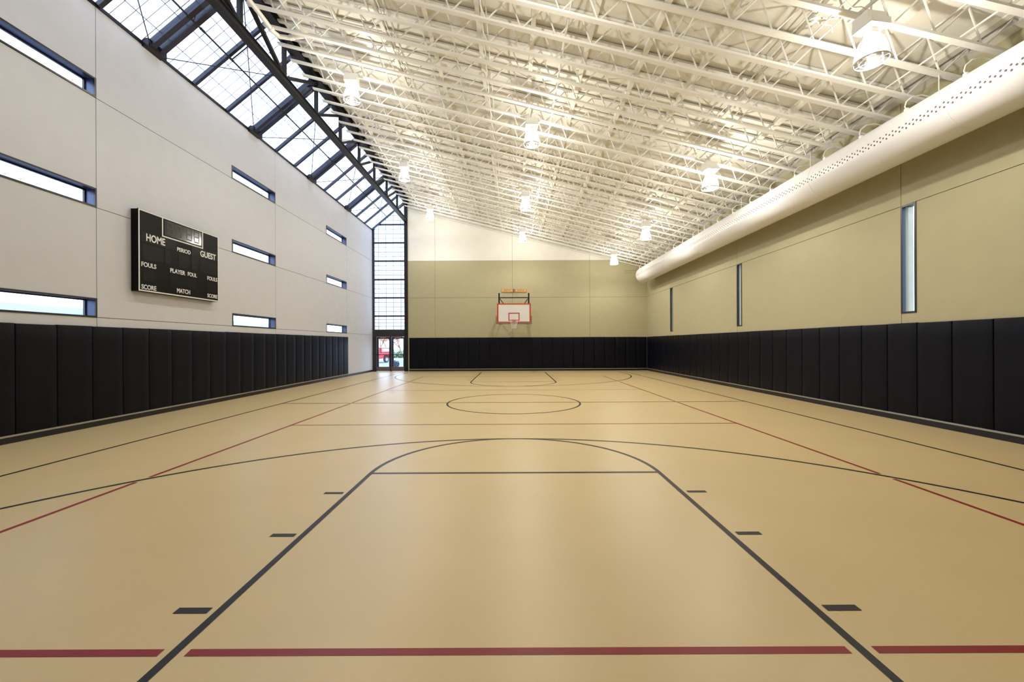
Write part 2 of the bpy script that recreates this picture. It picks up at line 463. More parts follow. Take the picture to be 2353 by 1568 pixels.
# ------------------------------------------------------------------ roof deck and joists
def slope_box(b, x0, x1, y0, y1, dz0, dz1):
    z = lambda x, d: zb(x) + d
    b.add([(x0, y0, z(x0, dz0)), (x1, y0, z(x1, dz0)), (x1, y1, z(x1, dz0)), (x0, y1, z(x0, dz0)),
           (x0, y0, z(x0, dz1)), (x1, y0, z(x1, dz1)), (x1, y1, z(x1, dz1)), (x0, y1, z(x0, dz1))],
          [(0, 3, 2, 1), (4, 5, 6, 7), (0, 1, 5, 4), (1, 2, 6, 5), (2, 3, 7, 6), (3, 0, 4, 7)])
    return b
ceiling = slope_box(MB(), -6.5, XR + .4, YN - .3, YB + .4, .68, .85).build('ceiling', deck_m)
tag(ceiling, 'cream sloping roof deck above the white steel joists', 'ceiling', kind='structure')
for k in range(12):                                             # deck ribs along the hall
    x = -5.62 + 1.22 * k
    if x > 7.9: break
    slope_box(MB(), x - .05, x + .05, 3.0, YB, .585, .68).build('deck_rib', deck_m, ceiling)
led = slope_box(MB(), XR - .09, XR, YN, YB, .50, .68); slope_box(led, XR - .16, XR - .09, YN, YB, .50, .52)
tag(led.build('trim_1', white_paint), 'white ledger angle carrying the joist ends on the olive wall', 'ledger', kind='structure')

JX0, JX1 = -6.20, XR - .02
sl = Vector((1, 0, -.25)).normalized()
def chord(z_off, w, h):
    b = MB(); slope_box(b, JX0, JX1, -w / 2, w / 2, z_off - h / 2, z_off + h / 2); return b
bot_me = chord(.022, .10, .045).mesh('bottom_chord', white_paint)
top_me = chord(.632, .10, .05).mesh('top_chord', white_paint)
def leg_mesh(dx):
    b = MB(); b.tube([(0, 0, 0.02), (dx, 0, .61 - .25 * dx)], .016, 6); return b.mesh('web_member', white_paint, True)
legL, legR = leg_mesh(-.223), leg_mesh(.497)
joist_y = [6.95 + .628 * n for n in range(-4, 28)]
for q_, y in enumerate(joist_y):
    j = empty('roof_joist', (0, y, 0), 'white open web roof joist, %s from the far end wall' % nth(32 - q_), 'roof joist', 'parallel white roof joists')
    obj('bottom_chord', bot_me, j); obj('top_chord', top_me, j)
    for k in range(-14, 6):
        x = 3.80 + .72 * k
        if x < JX0 + .05 or x > JX1 - .05: continue
        if x - .223 > JX0: obj('web_member', legL, j, (x, 0, zb(x)))
        if x + .497 < JX1: obj('web_member', legR, j, (x, 0, zb(x)))
# bridging rods tying the joists together
for x in (-5.25, -3.1, -.6, 1.1, 3.2, 5.12, 7.0):
    b = MB().tube([(0, 3.6, .06), (0, YB, .06)], .014, 6)
    o = b.build('bridging_rod', white_paint); o.location = (x, 0, zb(x) - .005)
    MB().tube([(0.06, 3.6, .55), (0.06, YB, .55)], .014, 6).build('upper_rod', white_paint, o)
    names = {-5.25: 'closest to the black truss', -3.1: 'second from the black truss', -.6: 'third from the black truss', 1.1: 'in the middle of the roof',
             3.2: 'third from the duct', 5.12: 'second from the duct', 7.0: 'closest to the duct'}
    tag(o, 'pair of thin white bridging rods across the joists, %s' % names[x], 'bridging', 'bridging rods along the roof')

# ------------------------------------------------------------------ skylight and truss on the window side
TX0, TX1 = -6.44, -6.24
TXC = (TX0 + TX1) / 2
nodes = [YB - 1.83 * k for k in range(0, 15) if YB - 1.83 * k > YN]
truss = empty('roof_truss', (TXC, YB, 8.9), 'black steel truss along the skylight with diagonal web', 'truss', kind='structure')
def tput(name, b, m_=steel_black, par=None):
    par = par or truss
    b.v = [(v[0] - TXC, v[1] - YB, v[2] - 8.9) for v in b.v]
    return b.build(name, m_, par)
tput('bottom_chord', MB().box(TX0, TX1, YN, YB - .01, 8.91, 8.94).box(TXC - .02, TXC + .06, YN, YB - .01, 8.94, 9.06).box(TX0, TX1, YN, YB - .01, 9.06, 9.08))
tput('top_chord', MB().box(TX0, TX1 + .1, YN, YB - .01, 10.07, 10.10).box(TXC - .04, TXC + .08, YN, YB - .01, 10.10, 10.26))
mid = min(nodes, key=lambda y: abs(y - 11.27))
for y in nodes[1:]:
    tput('vertical', MB().box(TXC - .045, TXC + .045, y - .05, y + .05, 9.08, 10.07))
for y in nodes[1:]:
    if y >= mid - .01: tput('diagonal', MB().beam((TXC, y, 9.08), (TXC, y + 1.83, 10.08), .09, .09))
    if y <= mid + .01 and y - 1.83 > YN: tput('diagonal', MB().beam((TXC, y, 9.08), (TXC, y - 1.83, 10.08), .09, .09))
cap = MB().box(-6.62, TX1 + .12, YN - .3, YB + .4, 10.262, 10.6).build('trim_2', steel_black)
tag(cap, 'black ridge beam over the truss between skylight and deck', 'ridge beam', kind='structure')
SA, SB = Vector((XL - .2, 0, 8.36)), Vector((-6.42, 0, 10.13))   # lower and upper edge of the glazing
SA = Vector((XL, 0, 8.52)); sdir = (SB - SA).normalized(); snrm = Vector((-sdir.z, 0, sdir.x))
SA2 = SA - sdir * .36
sky = empty('window_13', (XL, YB, 8.5), 'long sloping translucent skylight beside the black truss', 'skylight', kind='structure')
def sput(name, b, m_, par=None, smooth=False):
    par = par or sky
    b.v = [(v[0] - XL, v[1] - YB, v[2] - 8.5) for v in b.v]
    return b.build(name, m_, par, smooth)
def spt(t, y, n=0.0):
    p = SA + (SB - SA) * t + snrm * n; return Vector((p.x, y, p.z))
raft = []
k = 0; y = YB - .06
while y > YN:
    raft.append((y, k % 3 == 0)); y -= 1.22; k += 1
for y, dbl in raft:
    if dbl and y < YB - .5:
        b = MB()
        for o_ in (-.11, .11): b.beam(spt(.0, y + o_, -.075), spt(1.0, y + o_, -.075), .12, .14, snrm)
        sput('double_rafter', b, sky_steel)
        sput('bracket', MB().box(XL, XL + .16, y - .24, y + .24, 8.40, 8.58), steel_black)
    else:
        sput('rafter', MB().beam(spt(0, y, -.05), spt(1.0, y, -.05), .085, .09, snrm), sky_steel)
for (ya, _), (yb_, _) in zip(raft[:-1], raft[1:]):
    b = MB(); p = [SA2 + snrm * .005, SB + snrm * .005]
    q = [SA2 + snrm * .04, SB + snrm * .04]
    b.add([(p[0].x, yb_, p[0].z), (p[1].x, yb_, p[1].z), (p[1].x, ya, p[1].z), (p[0].x, ya, p[0].z)], [(0, 1, 2, 3)])
    sput('pane', b, glaze)
b = MB()
ye = raft[-1][0]
b.add([(SA2.x, YN - .3, SA2.z), (SB.x, YN - .3, SB.z), (SB.x, ye, SB.z), (SA2.x, ye, SA2.z)], [(0, 1, 2, 3)])
sput('pane', b, glaze)
g = MB()
for t in (.17, .385, .60, .81):
    g.beam(spt(t, YN, -.004), spt(t, YB - .06, -.006), .016, .009, snrm)
tag(sput('glazing_grid', g, grid_m), kind='stuff')
g = MB()
for (ya, _), (yb_, _) in zip(raft[:-1], raft[1:]):
    for f_ in (.2, .4, .6, .8):
        yy = ya + (yb_ - ya) * f_; g.beam(spt(0, yy, -.002), spt(1, yy, -.003), .018, .004, snrm)
tag(sput('glazing_rib', g, grid_rib), kind='stuff')
dbl_y = [y for y, d in raft if d]
for ya, yb_ in zip(dbl_y[:-1], dbl_y[1:]):
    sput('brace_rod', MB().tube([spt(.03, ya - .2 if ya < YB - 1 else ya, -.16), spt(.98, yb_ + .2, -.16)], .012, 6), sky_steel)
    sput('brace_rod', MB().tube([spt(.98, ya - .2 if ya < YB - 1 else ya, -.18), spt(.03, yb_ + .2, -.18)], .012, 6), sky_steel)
tag(MB().box(XL - WT, XL + .03, YN, YB, 8.43, 8.50).build('trim_3', steel_black), 'black eave strip along the top of the white wall', 'eave trim', kind='structure')

# ------------------------------------------------------------------ translucent tower window and doors at the far corner
tw = empty('window_14', (-7.3, YB, 2.5), 'tall translucent gridded window above the glass doors', 'window', kind='structure')
def wput(name, b, m_, par=None):
    b.v = [(v[0] + 7.3, v[1] - YB, v[2] - 2.5) for v in b.v]
    return b.build(name, m_, par or tw)
wput('jamb', MB().box(XL, XL + .12, YB - .02, YB + .14, 2.5, 8.5), frame_dark)
wput('jamb', MB().box(TX0, TX1, YB - .06, YB + .2, 0, 10.15), steel_black)
mz = [2.5, 3.31, 4.40, 5.49, 6.60, 7.69, 8.78]
def top_z(x): return 8.52 + (x - XL) * (SB.z - 8.52) / (SB.x - XL)
for z in mz[1:]:
    x0 = XL + .12 if z < 8.5 else XL + (z - 8.52) * (SB.x - XL) / (SB.z - 8.52)
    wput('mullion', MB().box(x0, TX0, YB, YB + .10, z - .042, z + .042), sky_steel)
for z0, z1 in zip(mz[:-1], mz[1:]):
    if z1 < 8.5: wput('pane', MB().add([(XL + .12, YB + .05, z0), (TX0, YB + .05, z0), (TX0, YB + .05, z1), (XL + .12, YB + .05, z1)], [(0, 1, 2, 3)]), glaze)
    else: wput('pane', MB().add([(XL, YB + .05, z0), (TX0, YB + .05, z0), (TX0, YB + .05, top_z(TX0)), (XL, YB + .05, 8.52)], [(0, 1, 2, 3)]), glaze)
g = MB()
for z0, z1 in zip(mz, mz[1:] + [9.87]):
    for f_ in (.25, .5, .75):
        z = z0 + (z1 - z0) * f_
        x0 = XL + .12 if z < 8.5 else XL + (z - 8.52) * (SB.x - XL) / (SB.z - 8.52)
        g.box(x0, TX0, YB + .043, YB + .049, z - .016, z + .016)
for k in range(4):
    x = -8.0 + .445 * k; g.box(x - .014, x + .014, YB + .041, YB + .047, 2.5, min(top_z(x), 10))
tag(wput('glazing_grid', g, grid_tower), kind='stuff')
tag(MB().box(XL - WT, XL, YB, YB + WT, 0, 8.5).build('trim_4', frame_dark), 'dark corner post beside the tower window', 'corner post', kind='structure')

door = empty('door_1', (-7.3, YB, 0), 'pair of dark framed glass entrance doors below the tall window', 'door', kind='structure')
def dput(name, b, m_, par=None, smooth=False):
    b.v = [(v[0] + 7.3, v[1] - YB, v[2]) for v in b.v]
    return b.build(name, m_, par or door, smooth)
dput('header_panel', MB().box(XL, TX0, YB - .02, YB + .14, 2.13, 2.5), frame_dark)
dput('door_frame', MB().box(XL, -8.12, YB - .03, YB + .14, 0, 2.13).box(-6.46, TX0 + .02, YB - .03, YB + .14, 0, 2.13).box(-8.12, -6.46, YB - .03, YB + .14, 2.07, 2.13).box(-7.31, -7.23, YB - .03, YB + .12, 0, 2.07), frame_dark)
for x0, x1, s in ((-8.11, -7.32, 1), (-7.22, -6.47, -1)):
    L = dput('door_leaf', MB().box(x0, x0 + .11, YB, YB + .05, .28, 1.95).box(x1 - .06, x1, YB, YB + .05, .28, 1.95).box(x0, x1, YB, YB + .05, 1.95, 2.06).box(x0, x1, YB + .004, YB + .05, .01, .28), frame_dark)
    def lput(name, b, m_, sm=False): return dput(name, b, m_, L, sm)
    lput('pane', MB().box(x0 + .11, x1 - .06, YB + .02, YB + .026, .28, 1.95), glass)
    lput('kick_plate', MB().box(x0 + .02, x1 - .02, YB - .003, YB + .003, .02, .27), mat('kick_plate_steel', lin((120, 112, 108)), .35, metal=.7))
    lput('push_bar', MB().tube([(x0 + .0, YB - .07, 1.0), (x1 - .0, YB - .07, 1.0)], .02, 8).box(x0, x0 + .05, YB - .07, YB, .97, 1.03).box(x1 - .05, x1, YB - .07, YB, .97, 1.03), steel_black, True)
    lput('door_closer', MB().box((x0 + x1) / 2 - .2, (x0 + x1) / 2 + .15, YB - .05, YB, 1.99, 2.04), mat('closer_grey', lin((120, 120, 120)), .4))

# ------------------------------------------------------------------ air duct
DX, DZ, DR, DY1 = 7.375, 5.46, .425, 22.75
duct = empty('air_duct', (DX, DY1, DZ), 'fat white round air duct running under the roof along the olive wall', 'air duct')
b = MB(); n = 48; ring = []
prof = [(DR, -24.6), (DR, -.05), (DR - .012, -.015), (DR - .05, 0), (0.001, 0.0)]
for r, yy in prof:
    for k in range(n):
        t = 2 * math.pi * k / n; b.v.append((r * math.cos(t), yy, r * math.sin(t)))
for i in range(len(prof) - 1):
    for k in range(n):
        k2 = (k + 1) % n; b.f.append((i * n + k, i * n + k2, (i + 1) * n + k2, (i + 1) * n + k))
b.build('duct_body', duct_m, duct, True)
g = MB()
ang0 = math.radians(184)
yy = -18.4; k = 0
def disc(y, da):
    a = ang0 + da; c = Vector((math.cos(a), 0, math.sin(a))); tg = Vector((-math.sin(a), 0, math.cos(a)))
    p = c * (DR * 1.0 + .0012) + Vector((0, y, 0)); o = len(g.v)
    for q in range(8):
        t = 2 * math.pi * q / 8; g.v.append(tuple(p + tg * math.cos(t) * .017 + Vector((0, 1, 0)) * math.sin(t) * .017))
    g.f.append(tuple(range(o, o + 8)))
while yy < -.25:
    disc(yy, -.09); disc(yy, .09); disc(yy + .0625, 0); yy += .125
tag(g.build('perforation', hole_m, duct), kind='stuff')
hm = MB()
pts = [(math.cos(math.radians(a)) * r, 0, math.sin(math.radians(a)) * r) for a, r in
       [(129, DR), (127, DR + .07), (119, DR + .13), (106, DR + .17), (90, DR + .18), (75, DR + .17), (60, DR + .12), (50, DR + .06), (46, DR)]]
hm.tube(pts, .011, 6)
hm.box(pts[0][0] - .02, pts[0][0] + .02, -.03, .03, pts[0][2] - .03, pts[0][2] + .03)
hoop_me = hm.mesh('hanger_hoop', white_paint, True)
seam = MB()
for k in range(18):
    obj('hanger_hoop', hoop_me, duct, (0, -.3 - .95 * k, 0))
for k in range(6):
    yy = -1.3 - 3.0 * k
    MB().tube([(math.cos(t * math.pi / 24) * (DR + .001), yy, math.sin(t * math.pi / 24) * (DR + .001)) for t in range(48)], .004, 5, closed=True).build('duct_seam', duct_m, duct, True)
for k in range(7):
    yy = -.8 - 3.0 * k
    b = MB().tube([(0, yy, DR), (0, yy, zb(DX) - DZ + .1)], .008, 6); b.build('hanger_rod', white_paint, duct)

# ------------------------------------------------------------------ high bay lamps
LX = [-4.41, .55, 5.47]
LY = [21.65, 16.5, 11.12, 6.12]
bell = [(.035, .20), (.075, .19), (.115, .15), (.15, .09), (.178, .02), (.198, -.06), (.210, -.14), (.215, -.21)]
bell_me = MB().lathe(bell, 28).mesh('reflector', acrylic, True)
rim_me = MB().tube([(.217 * math.cos(t * math.pi / 14), .217 * math.sin(t * math.pi / 14), -.212) for t in range(28)], .011, 6, closed=True).mesh('rim', white_paint, True)
gb = MB()
for r in (.145, .075):
    gb.tube([(r * math.cos(t * math.pi / 12), r * math.sin(t * math.pi / 12), -.215) for t in range(24)], .004, 5, closed=True)
for a in range(4):
    t = a * math.pi / 2 + .4; gb.tube([(.03 * math.cos(t), .03 * math.sin(t), -.215), (.215 * math.cos(t), .215 * math.sin(t), -.215)], .004, 5)
guard_me = gb.mesh('wire_guard', white_paint)
hb = MB().box(-.17, .17, -.15, .15, .27, .37).box(-.165, .165, -.09, .15, .37, .49).box(-.06, .06, -.06, .06, .20, .27)
box_me = hb.mesh('ballast_box', white_paint)
neck_me = MB().lathe([(.03, .27), (.045, .25), (.045, .20), (.036, .19)], 16).mesh('neck', white_paint, True)
bulb_me = MB().lathe([(.001, -.115), (.03, -.10), (.045, -.05), (.045, .03), (.028, .10), (.02, .18)], 14).mesh('bulb', lamp_glow, True)
brace_me = MB().tube([(-.12, 0, .27), (-.16, 0, .10), (-.2, 0, -.05), (-.217, 0, -.2)], .006, 5).tube([(.12, 0, .27), (.16, 0, .10), (.2, 0, -.05), (.217, 0, -.2)], .006, 5).mesh('guard_strap', white_paint)
colname = ['beside the black truss', 'in the middle of the roof', 'next to the white duct']
rowname = ['farthest, in front of the end wall', 'third row from the viewer', 'second row from the viewer', 'nearest and largest', '']
for i, x in enumerate(LX):
    for j, y in enumerate(LY):
        zc = zb(x) - .60
        visible = not (j == 3 and i < 2)
        lab = ('bell shaped lamp %s, %s' % (colname[i], rowname[j])) if visible else 'bell shaped lamp %s, above the top edge of the picture' % colname[i]
        L = empty('high_bay_lamp', (x, y, zc), lab, 'ceiling lamp', 'high bay lamps under the joists')
        L.rotation_euler = (0, 0, math.radians(random.choice((0, 4, -5, 8))))
        R = obj('reflector', bell_me, L); obj('rim', rim_me, R); obj('wire_guard', guard_me, R); obj('guard_strap', brace_me, R)
        obj('ballast_box', box_me, L); obj('neck', neck_me, L); obj('bulb', bulb_me, L)
        MB().tube([(0, 0, .48), (0, 0, .72)], .014, 6).tube([(0, 0, .56), (-.15, .02, .62), (-.3, .03, .60), (-.45, .02, .70)], .008, 5).build('stem_and_cord', white_paint, L)
        MB().box(-.02, .02, -.36, .36, .645, .685).build('mounting_strut', white_paint, L)
        ld = bpy.data.lights.new('lamp_light', 'POINT'); ld.energy = LAMP_W; ld.color = LAMP_COL; ld.shadow_soft_size = .06
        lo = bpy.data.objects.new('lamp_light', ld); C.objects.link(lo); lo.parent = L; lo.location = (0, 0, -.14)

# ------------------------------------------------------------------ pipes at the roof
pp = MB().tube([(-6.02, 3.0, 9.55), (-6.02, 9.9, 9.55), (-6.02, 10.15, 9.53), (-5.95, 10.33, 9.53), (-5.75, 10.40, 9.55), (-5.2, 10.42, 9.62), (-2.0, 10.42, 8.82)], .055, 12)
o = pp.build('sprinkler_main', white_paint, smooth=True)
tag(o, 'thick white sprinkler pipe bending into the joists by the skylight', 'pipe')
MB().tube([(-6.02, 10.05, 9.54), (-6.02, 10.13, 9.53)], .068, 12).build('coupling', white_paint, o, True)
MB().tube([(-5.72, 10.40, 9.55), (-5.62, 10.405, 9.565)], .068, 12).build('coupling', white_paint, o, True)
o = MB().tube([(-7.36, 3.0, 9.13), (-7.36, YB - .15, 9.13)], .022, 8).build('sprinkler_branch', steel_black, smooth=True)
tag(o, 'thin black sprinkler pipe running below the skylight glazing', 'pipe')
for y in (9.6, 10.6, 13.2, 16.2, 19.2, 22.2):
    MB().tube([(-7.36, y - .06, 9.13), (-7.36, y + .06, 9.13)], .032, 8).build('coupling', steel_black, o)
MB().tube([(-7.36, 10.6, 9.13), (-6.46, 10.6, 9.86)], .016, 6).build('branch_arm', steel_black, o)
MB().tube([(-7.36, 9.33, 9.13), (-7.30, 9.33, 9.30), (-7.2, 9.33, 9.36)], .008, 6).build('hanger', steel_black, o)
dv = empty('strobe_device', (4.95, 6.6, zb(4.95) + .12), 'small round white device with two curved conduits among the joists', 'detector')
MB().lathe([(.001, -.09), (.03, -.085), (.035, -.05), (.06, -.045), (.06, .0), (.03, .02)], 14).build('device_body', white_paint, dv, True)
MB().tube([(.05, 0, 0), (.25, .0, -.03), (.4, .02, 0), (.5, .03, .06)], .012, 6).tube([(.05, .05, -.02), (.22, .06, -.07), (.33, .06, -.09), (.36, .06, -.2)], .012, 6).build('conduit', white_paint, dv, True)

cb = empty('conduit_run', (6.7, YB, 5.9), 'two short thin conduits on the end wall beside the duct end', 'conduit')
for z in (-.06, .06): MB().tube([(0, -.02, z), (.95, -.02, z)], .012, 6).build('conduit', wall_olive, cb, True)

# ------------------------------------------------------------------ scoreboard
SBX, SY0, SZ0, SWD, SHT = -8.19, 8.82, 2.82, 2.41, 1.815
sb = empty('scoreboard', (XL, SY0, SZ0), 'black wall scoreboard with white lettering and white border', 'scoreboard')
def bput(name, b, m_, par=None):
    b.v = [(v[0] - XL, v[1], v[2]) for v in b.v]
    return b.build(name, m_, par or sb)
bput('cabinet', MB().box(XL + .002, SBX - .02, 0.01, SWD - .01, 0.0, SHT - .01), sb_black)
face = bput('face_panel', MB().box(SBX - .02, SBX, 0, SWD, 0, SHT), sb_black)
def stripe(segs, w=.028):
    b = MB()
    for (u0, v0, u1, v1) in segs:
        b.box(SBX, SBX + .003, min(u0, u1) - w / 2, max(u0, u1) + w / 2, min(v0, v1) - w / 2, max(v0, v1) + w / 2)
    return b
e = .018
bput('border', stripe([(e, e, SWD - e, e), (e, e + .029, e, SHT - e - .029), (SWD - e, e + .029, SWD - e, SHT - e - .029), (e, SHT - e, SWD - e, SHT - e)]), sb_white, face)
bput('clock_border', stripe([(.615, 1.36, 1.835, 1.36), (.615, 1.389, .615, SHT - e - .029), (1.835, 1.389, 1.835, SHT - e - .029)]), sb_white, face)
bput('clock_lens', MB().box(SBX, SBX + .004, .66, 1.79, 1.40, SHT - .06), sb_lens, face)
for u0, u1, v0, v1 in ((.10, .62, .72, 1.06), (.68, .84, .72, 1.06), (1.06, 1.36, .72, 1.04), (1.46, 1.66, .72, 1.06), (1.74, 2.30, .72, 1.06), (.10, .44, .24, .50), (.82, 1.62, .24, .50), (1.98, 2.32, .24, .50), (.07, .98, 1.10, 1.34), (1.47, 2.34, 1.10, 1.34)):
    bput('digit_panel', MB().box(SBX, SBX + .0025, u0, u1, v0, v1), sb_panel, face)
seg_m = mat('led_segment_off', lin((44, 41, 40)), .3)
for u in (.74, .98, 1.30, 1.54):                               # unlit seven segment digits
    b = MB(); x0, x1 = SBX + .004, SBX + .006; w = .17; v0 = 1.45; h = .26; t = .022
    b.box(x0, x1, u, u + w, v0, v0 + t).box(x0, x1, u, u + w, v0 + h, v0 + h + t).box(x0, x1, u, u + w, v0 + h / 2, v0 + h / 2 + t)
    for uu in (u, u + w - t):
        b.box(x0, x1, uu, uu + t, v0 + t + .01, v0 + h / 2 - .01).box(x0, x1, uu, uu + t, v0 + h / 2 + t + .01, v0 + h - .01)
    bput('unlit_digit', b, seg_m, face)
def text(s, u0, u1, v0, v1, cx=None):
    cu = bpy.data.curves.new('lettering', 'FONT'); cu.body = s; cu.size = 1.0; cu.extrude = .01; cu.offset = .022
    cu.materials.append(sb_white)
    o = bpy.data.objects.new('lettering', cu); C.objects.link(o)
    bpy.context.view_layer.update()
    dg = bpy.context.evaluated_depsgraph_get()
    me = bpy.data.meshes.new_from_object(o.evaluated_get(dg)); bpy.data.objects.remove(o); me.name = 'lettering'
    xs = [v.co.x for v in me.vertices]; ys = [v.co.y for v in me.vertices]
    a, b_, c, d = min(xs), max(xs), min(ys), max(ys)
    for v in me.vertices:
        x, y, z = v.co
        v.co = (SBX - XL + .0035 + z * .2, u0 + (x - a) / (b_ - a) * (u1 - u0), v0 + (y - c) / (d - c) * (v1 - v0))
    me.update(); t = obj('lettering', me, face)
    t['label'] = 'white word %s' % s
text('HOME', .19, .68, 1.14, 1.31)
text('GUEST', 1.75, 2.30, 1.13, 1.29)
text('PERIOD', 1.02, 1.43, 1.10, 1.20)
text('FOULS', .07, .44, .55, .655)
text('FOULS', 1.99, 2.35, .55, .655)
text('PLAYER', .82, 1.26, .545, .65)
text('FOUL', 1.34, 1.63, .55, .65)
text('SCORE', .07, .44, .05, .155)
text('SCORE', 1.99, 2.35, .085, .185)
text('MATCH', 1.01, 1.41, .085, .195)

# ------------------------------------------------------------------ basketball hoop
HX, HY = .078, 21.7
hp = empty('basketball_hoop', (HX, HY, 2.76), 'wall mounted basketball backboard with orange border, rim and white net', 'basketball hoop')
def hput(name, b, m_, par=None, smooth=False):
    b.v = [(v[0], v[1], v[2] - 2.76) for v in b.v]
    return b.build(name, m_, par or hp, smooth)
Z0, Z1, HW = 2.765, 3.795, .91
bd = hput('backboard', MB().box(-HW + .02, HW - .02, 0, .04, Z0 + .02, Z1 - .02), board_w)
f_ = .075
hput('border', MB().box(-HW, HW, -.008, .045, Z1 - f_ + .01, Z1).box(-HW, HW, -.008, .045, Z0, Z0 + f_ - .025).box(-HW, -HW + f_, -.008, .045, Z0 + f_ - .025, Z1 - f_ + .01).box(HW - f_, HW, -.008, .045, Z0 + f_ - .025, Z1 - f_ + .01), orange, bd)
q = .05; a0, a1, c0, c1 = -.30, .30, 2.86, 3.29
hput('target_square', MB().box(a0, a1, -.004, 0, c1 - q, c1).box(a0, a1, -.004, 0, c0, c0 + q).box(a0, a0 + q, -.004, 0, c0 + q, c1 - q).box(a1 - q, a1, -.004, 0, c0 + q, c1 - q), mat('target_red', lin((178, 52, 28)), .4), bd)
bevel(hput('edge_padding', MB().box(-HW - .055, HW + .055, -.025, .06, Z0 - .075, Z0 + .002).box(-HW - .055, -HW - .002, -.025, .06, Z0 + .002, 3.12).box(HW + .002, HW + .055, -.025, .06, Z0 + .002, 3.12), pad_grey), .015)
rc = (0.0, -.38, 2.87)
rim = hput('rim', MB().tube([(rc[0] + .232 * math.cos(t * math.pi / 18), rc[1] + .232 * math.sin(t * math.pi / 18), rc[2]) for t in range(36)], .011, 8, closed=True).box(-.09, .09, -.16, -.0, rc[2] - .02, rc[2]).box(-.1, .1, -.02, -.001, rc[2] - .12, rc[2] + .05), mat('rim_orange', lin((196, 60, 44)), .35), None, True)
g = MB()
lv = [(.225, 0), (.205, -.09), (.165, -.18), (.13, -.27), (.115, -.36), (.12, -.44)]
nn = 12
for k in range(nn):
    for s in (1, -1):
        pts = [(rc[0] + r * math.cos((k + s * .5 * i) * 2 * math.pi / nn), rc[1] + r * math.sin((k + s * .5 * i) * 2 * math.pi / nn), rc[2] + z) for i, (r, z) in enumerate(lv)]
        g.tube(pts, .0055, 4)
tag(hput('net', g, net_m), kind='stuff')
for x in (-.80, .80):
    hput('upright', MB().box(x - .04, x + .04, .06, .12, 2.85, 4.36), steel_black)
hput('cross_bar', MB().box(-.80, .80, .07, .12, 4.09, 4.14), steel_black)
for s in (-1, 1):
    hput('brace', MB().beam((s * .76, .1, 4.06), (s * .50, .1, 3.70), .04, .04), steel_black)
    hput('wall_arm', MB().beam((s * .80, .1, 3.75), (s * .80, YB - HY - .02, 3.75), .06, .06), steel_black)
    hput('wall_arm', MB().beam((s * .80, .1, 2.95), (s * .80, YB - HY - .02, 2.95), .06, .06), steel_black)
    hput('stay', MB().beam((s * .80, .1, 2.95), (s * .80, YB - HY - .02, 3.75), .035, .035), steel_black)
    hput('wall_plate', MB().box(s * .80 - .08, s * .80 + .08, YB - HY - .03, YB - HY, 2.8, 3.9), steel_black)
pl = hput('mounting_plank', MB().box(-.735, .765, YB - HY - .045, YB - HY, 4.69, 4.88), wood)
bevel(pl, .006)
for x in (-.66, -.14, .17, .67):
    hput('bolt_cap', MB().box(x - .025, x + .025, YB - HY - .06, YB - HY - .045, 4.775, 4.825), board_w, pl)
hput('pulley', MB().box(-.03, .04, YB - HY - .12, YB - HY - .045, 4.69, 4.88), mat('pulley_brown', lin((96, 72, 56)), .4, metal=.4), pl)
hput('cable', MB().tube([(0.0, YB - HY - .1, 4.70), (-.30, .12, 4.12)], .006, 5).tube([(0.0, YB - HY - .1, 4.70), (.30, .12, 4.12)], .006, 5), alu)

# ------------------------------------------------------------------ outside
GZ = -.45
gr = MB().box(-120, 120, YB + 9.0, 160, GZ - .1, GZ).box(-120, XL - WT, -60, YB + 9, GZ - .1, GZ).box(XR + WT, 120, -60, YB + 9, GZ - .1, GZ).box(XL - WT, XR + WT, YB + WT, YB + 9, GZ - .1, GZ).build('ground', asphalt)
tag(gr, 'grey asphalt outside the building', 'ground', kind='structure')
tag(MB().box(-9.6, -5.2, YB + WT, YB + 2.4, GZ, -.02).build('path', concrete), 'pale concrete landing outside the glass doors', 'path', kind='structure')
tag(MB().box(-40, 10, 53.2, 55.2, GZ, GZ + .16).build('kerb', concrete), 'pale kerb beyond the parking lane', 'kerb', kind='structure')
def clump(name, cx, cy_, cz, sx, sy, sz, n, m_, size, parent=None):
    b = MB()
    for _ in range(n):
        while True:
            p = Vector((random.uniform(-1, 1), random.uniform(-1, 1), random.uniform(-1, 1)))
            if p.length < 1: break
        c = Vector((cx + p.x * sx, cy_ + p.y * sy, cz + p.z * sz))
        a = Vector((random.uniform(-1, 1), random.uniform(-1, 1), random.uniform(-1, 1))).normalized() * size * random.uniform(.6, 1.3)
        d = a.orthogonal().normalized() * size * .6
        b.add([c - a, c + d, c + a, c - d], [(0, 1, 2, 3)])
    return b.build(name, m_, parent)
h = clump('hedge', -18, 56.2, GZ + .5, 13, .8, .55, 2600, hedge_m, .17)
tag(h, 'low green hedge behind the pale kerb', 'hedge')
